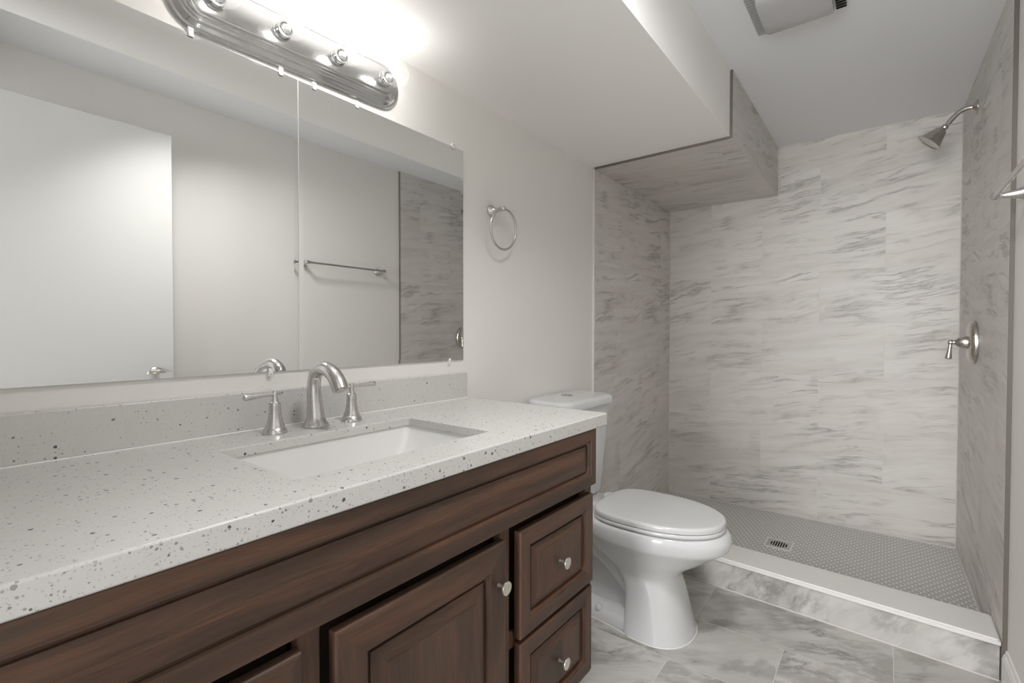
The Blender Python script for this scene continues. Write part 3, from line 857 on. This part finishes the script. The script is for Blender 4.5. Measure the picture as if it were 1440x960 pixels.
# ------------------------------------------------------------------ shower fittings
HY = 2.925
sh = thing('overhead_shower', 'brushed nickel bell shower head on a bent arm, high on the right shower wall', 'shower head', (WX(HY), HY, 2.158))
b = NB(); lathe(b, [(0, 0.0315), (0.002, 0.0315), (0.006, 0.027), (0.012, 0.018), (0.016, 0.0125), (0.018, 0.0)], (WX(HY), HY, 2.158), (-1, 0, 0), 30)
make('flange', b, M['dark_nickel'], sh)
b = NB(); tube(b, [(WX(HY) - 0.004, HY, 2.158, 0.0105), (1.497, HY, 2.1605, 0.0105), (1.472, HY, 2.153, 0.0105), (1.450, HY, 2.132, 0.0105), (1.430, HY, 2.107, 0.0105)], 20)
make('arm', b, M['dark_nickel'], sh)
hd = Vector((-0.68, 0, -0.73))
b = NB(); lathe(b, [(-0.004, 0.0), (-0.002, 0.010), (0.004, 0.014), (0.010, 0.0145), (0.015, 0.012), (0.018, 0.013), (0.022, 0.020), (0.030, 0.0245), (0.034, 0.0255), (0.035, 0.0275), (0.040, 0.028), (0.050, 0.033), (0.062, 0.0385), (0.074, 0.043), (0.082, 0.048), (0.087, 0.054), (0.089, 0.0545), (0.089, 0.049), (0.086, 0.046), (0.086, 0.0)],
                (1.4262, HY, 2.1015), hd, 40)
make('head', b, M['dark_nickel'], sh, angle=40)
VY, VZ = 2.868, 1.121
sv = thing('shower_valve', 'round brushed nickel shower valve with a lever on the right shower wall', 'shower valve', (WX(VY), VY, VZ))
b = NB(); lathe(b, [(0, 0.0935), (0.008, 0.0935), (0.014, 0.0915), (0.020, 0.084), (0.024, 0.070), (0.026, 0.050), (0.0265, 0.0)], (WX(VY), VY, VZ), (-1, 0, 0), 48)
make('escutcheon', b, M['dark_nickel'], sv, angle=50)
b = NB(); lathe(b, [(0.010, 0.031), (0.016, 0.031), (0.018, 0.029), (0.034, 0.0285), (0.046, 0.026), (0.056, 0.020), (0.063, 0.012), (0.070, 0.0095), (0.076, 0.0115), (0.083, 0.0120), (0.088, 0.0085), (0.090, 0.0)], (WX(VY), VY, VZ - 0.002), (-1, 0, 0), 32)
hub = make('hub', b, M['dark_nickel'], sv, angle=40)
b = NB(); lathe(b, [(-0.012, 0.0), (-0.010, 0.005), (0, 0.0075), (0.015, 0.0068), (0.045, 0.0088), (0.066, 0.0118), (0.072, 0.0118), (0.075, 0.009), (0.0755, 0.0)], (WX(VY) - 0.079, VY, VZ - 0.002), (-0.10, -0.02, -1), 22)
make('lever', b, M['dark_nickel'], sv, angle=45)

dr = thing('shower_drain', 'small square grated drain in the mosaic shower floor', 'drain', (0.784, 2.848, ZF))
b = NB()
s0, s1 = 0.056, 0.047
loft(b, [rrect(0.784 - h, 0.784 + h, 2.848 - h, 2.848 + h, 0.002, ZF + z) for h, z in ((s0 + .006, 0.0), (s0 + .006, 0.004), (s0, 0.004), (s0, 0.0005))], False, False)
make('frame', b, M['caulk'], dr, smooth=False)
b = NB(); box(b, 0.784 - s0, 0.784 + s0, 2.848 - s0, 2.848 + s0, ZF, ZF + 0.0028)
gr = make('grate', b, M['nickel'], dr, smooth=False)
b = NB()
for i in range(7):
    x = 0.784 + (i - 3) * 0.0115
    hl = 0.036 * math.sqrt(max(0.1, 1 - ((i - 3) / 3.6) ** 2))
    loft(b, [rrect(x - 0.0035, x + 0.0035, 2.848 - hl, 2.848 + hl, 0.0034, ZF + z, 4) for z in (0.001, 0.0032)])
make('slots', b, M['black'], gr)

# ------------------------------------------------------------------ ceiling fan cover
fx, fy, fh = 0.962, 1.873, 0.142
ef = thing('exhaust_fan', 'white bathroom exhaust fan cover with curved centre panel and side slots on the ceiling', 'exhaust fan', (fx, fy, ZC))
b = NB()
loft(b, [rrect(fx - fh + i, fx + fh - i, fy - fh + i, fy + fh - i, 0.012, ZC - d) for i, d in ((0.0, 0.0005), (0.0, 0.012), (0.004, 0.016))])
make('frame', b, M['plastic'], ef)
b = NB(); n = 20; hw = 0.108
lo = []
for k in range(n + 1):
    s = -1 + 2 * k / n
    y = fy + s * (fh - 0.002)
    drop = 0.016 + 0.036 * math.sqrt(max(0, 1 - abs(s) ** 3.2))
    hw = 0.104 * (1 - 0.22 * max(0.0, (abs(s) - 0.72) / 0.28) ** 2.2)
    lo.append([(fx - hw, y, ZC - 0.012), (fx - hw, y, ZC - drop + 0.003), (fx - hw + 0.006, y, ZC - drop), (fx + hw - 0.006, y, ZC - drop), (fx + hw, y, ZC - drop + 0.003), (fx + hw, y, ZC - 0.012)])
loft(b, lo)
make('centre_panel', b, M['lens'], ef, angle=50)
for sg in (-1, 1):
    b = NB(); x0 = fx + sg * 0.108; x1 = fx + sg * (fh - 0.004)
    for k in range(17):
        yk = fy - fh + 0.010 + k * 0.0163
        box(b, min(x0, x1), max(x0, x1), yk, yk + 0.0105, ZC - 0.0180, ZC - 0.0155)
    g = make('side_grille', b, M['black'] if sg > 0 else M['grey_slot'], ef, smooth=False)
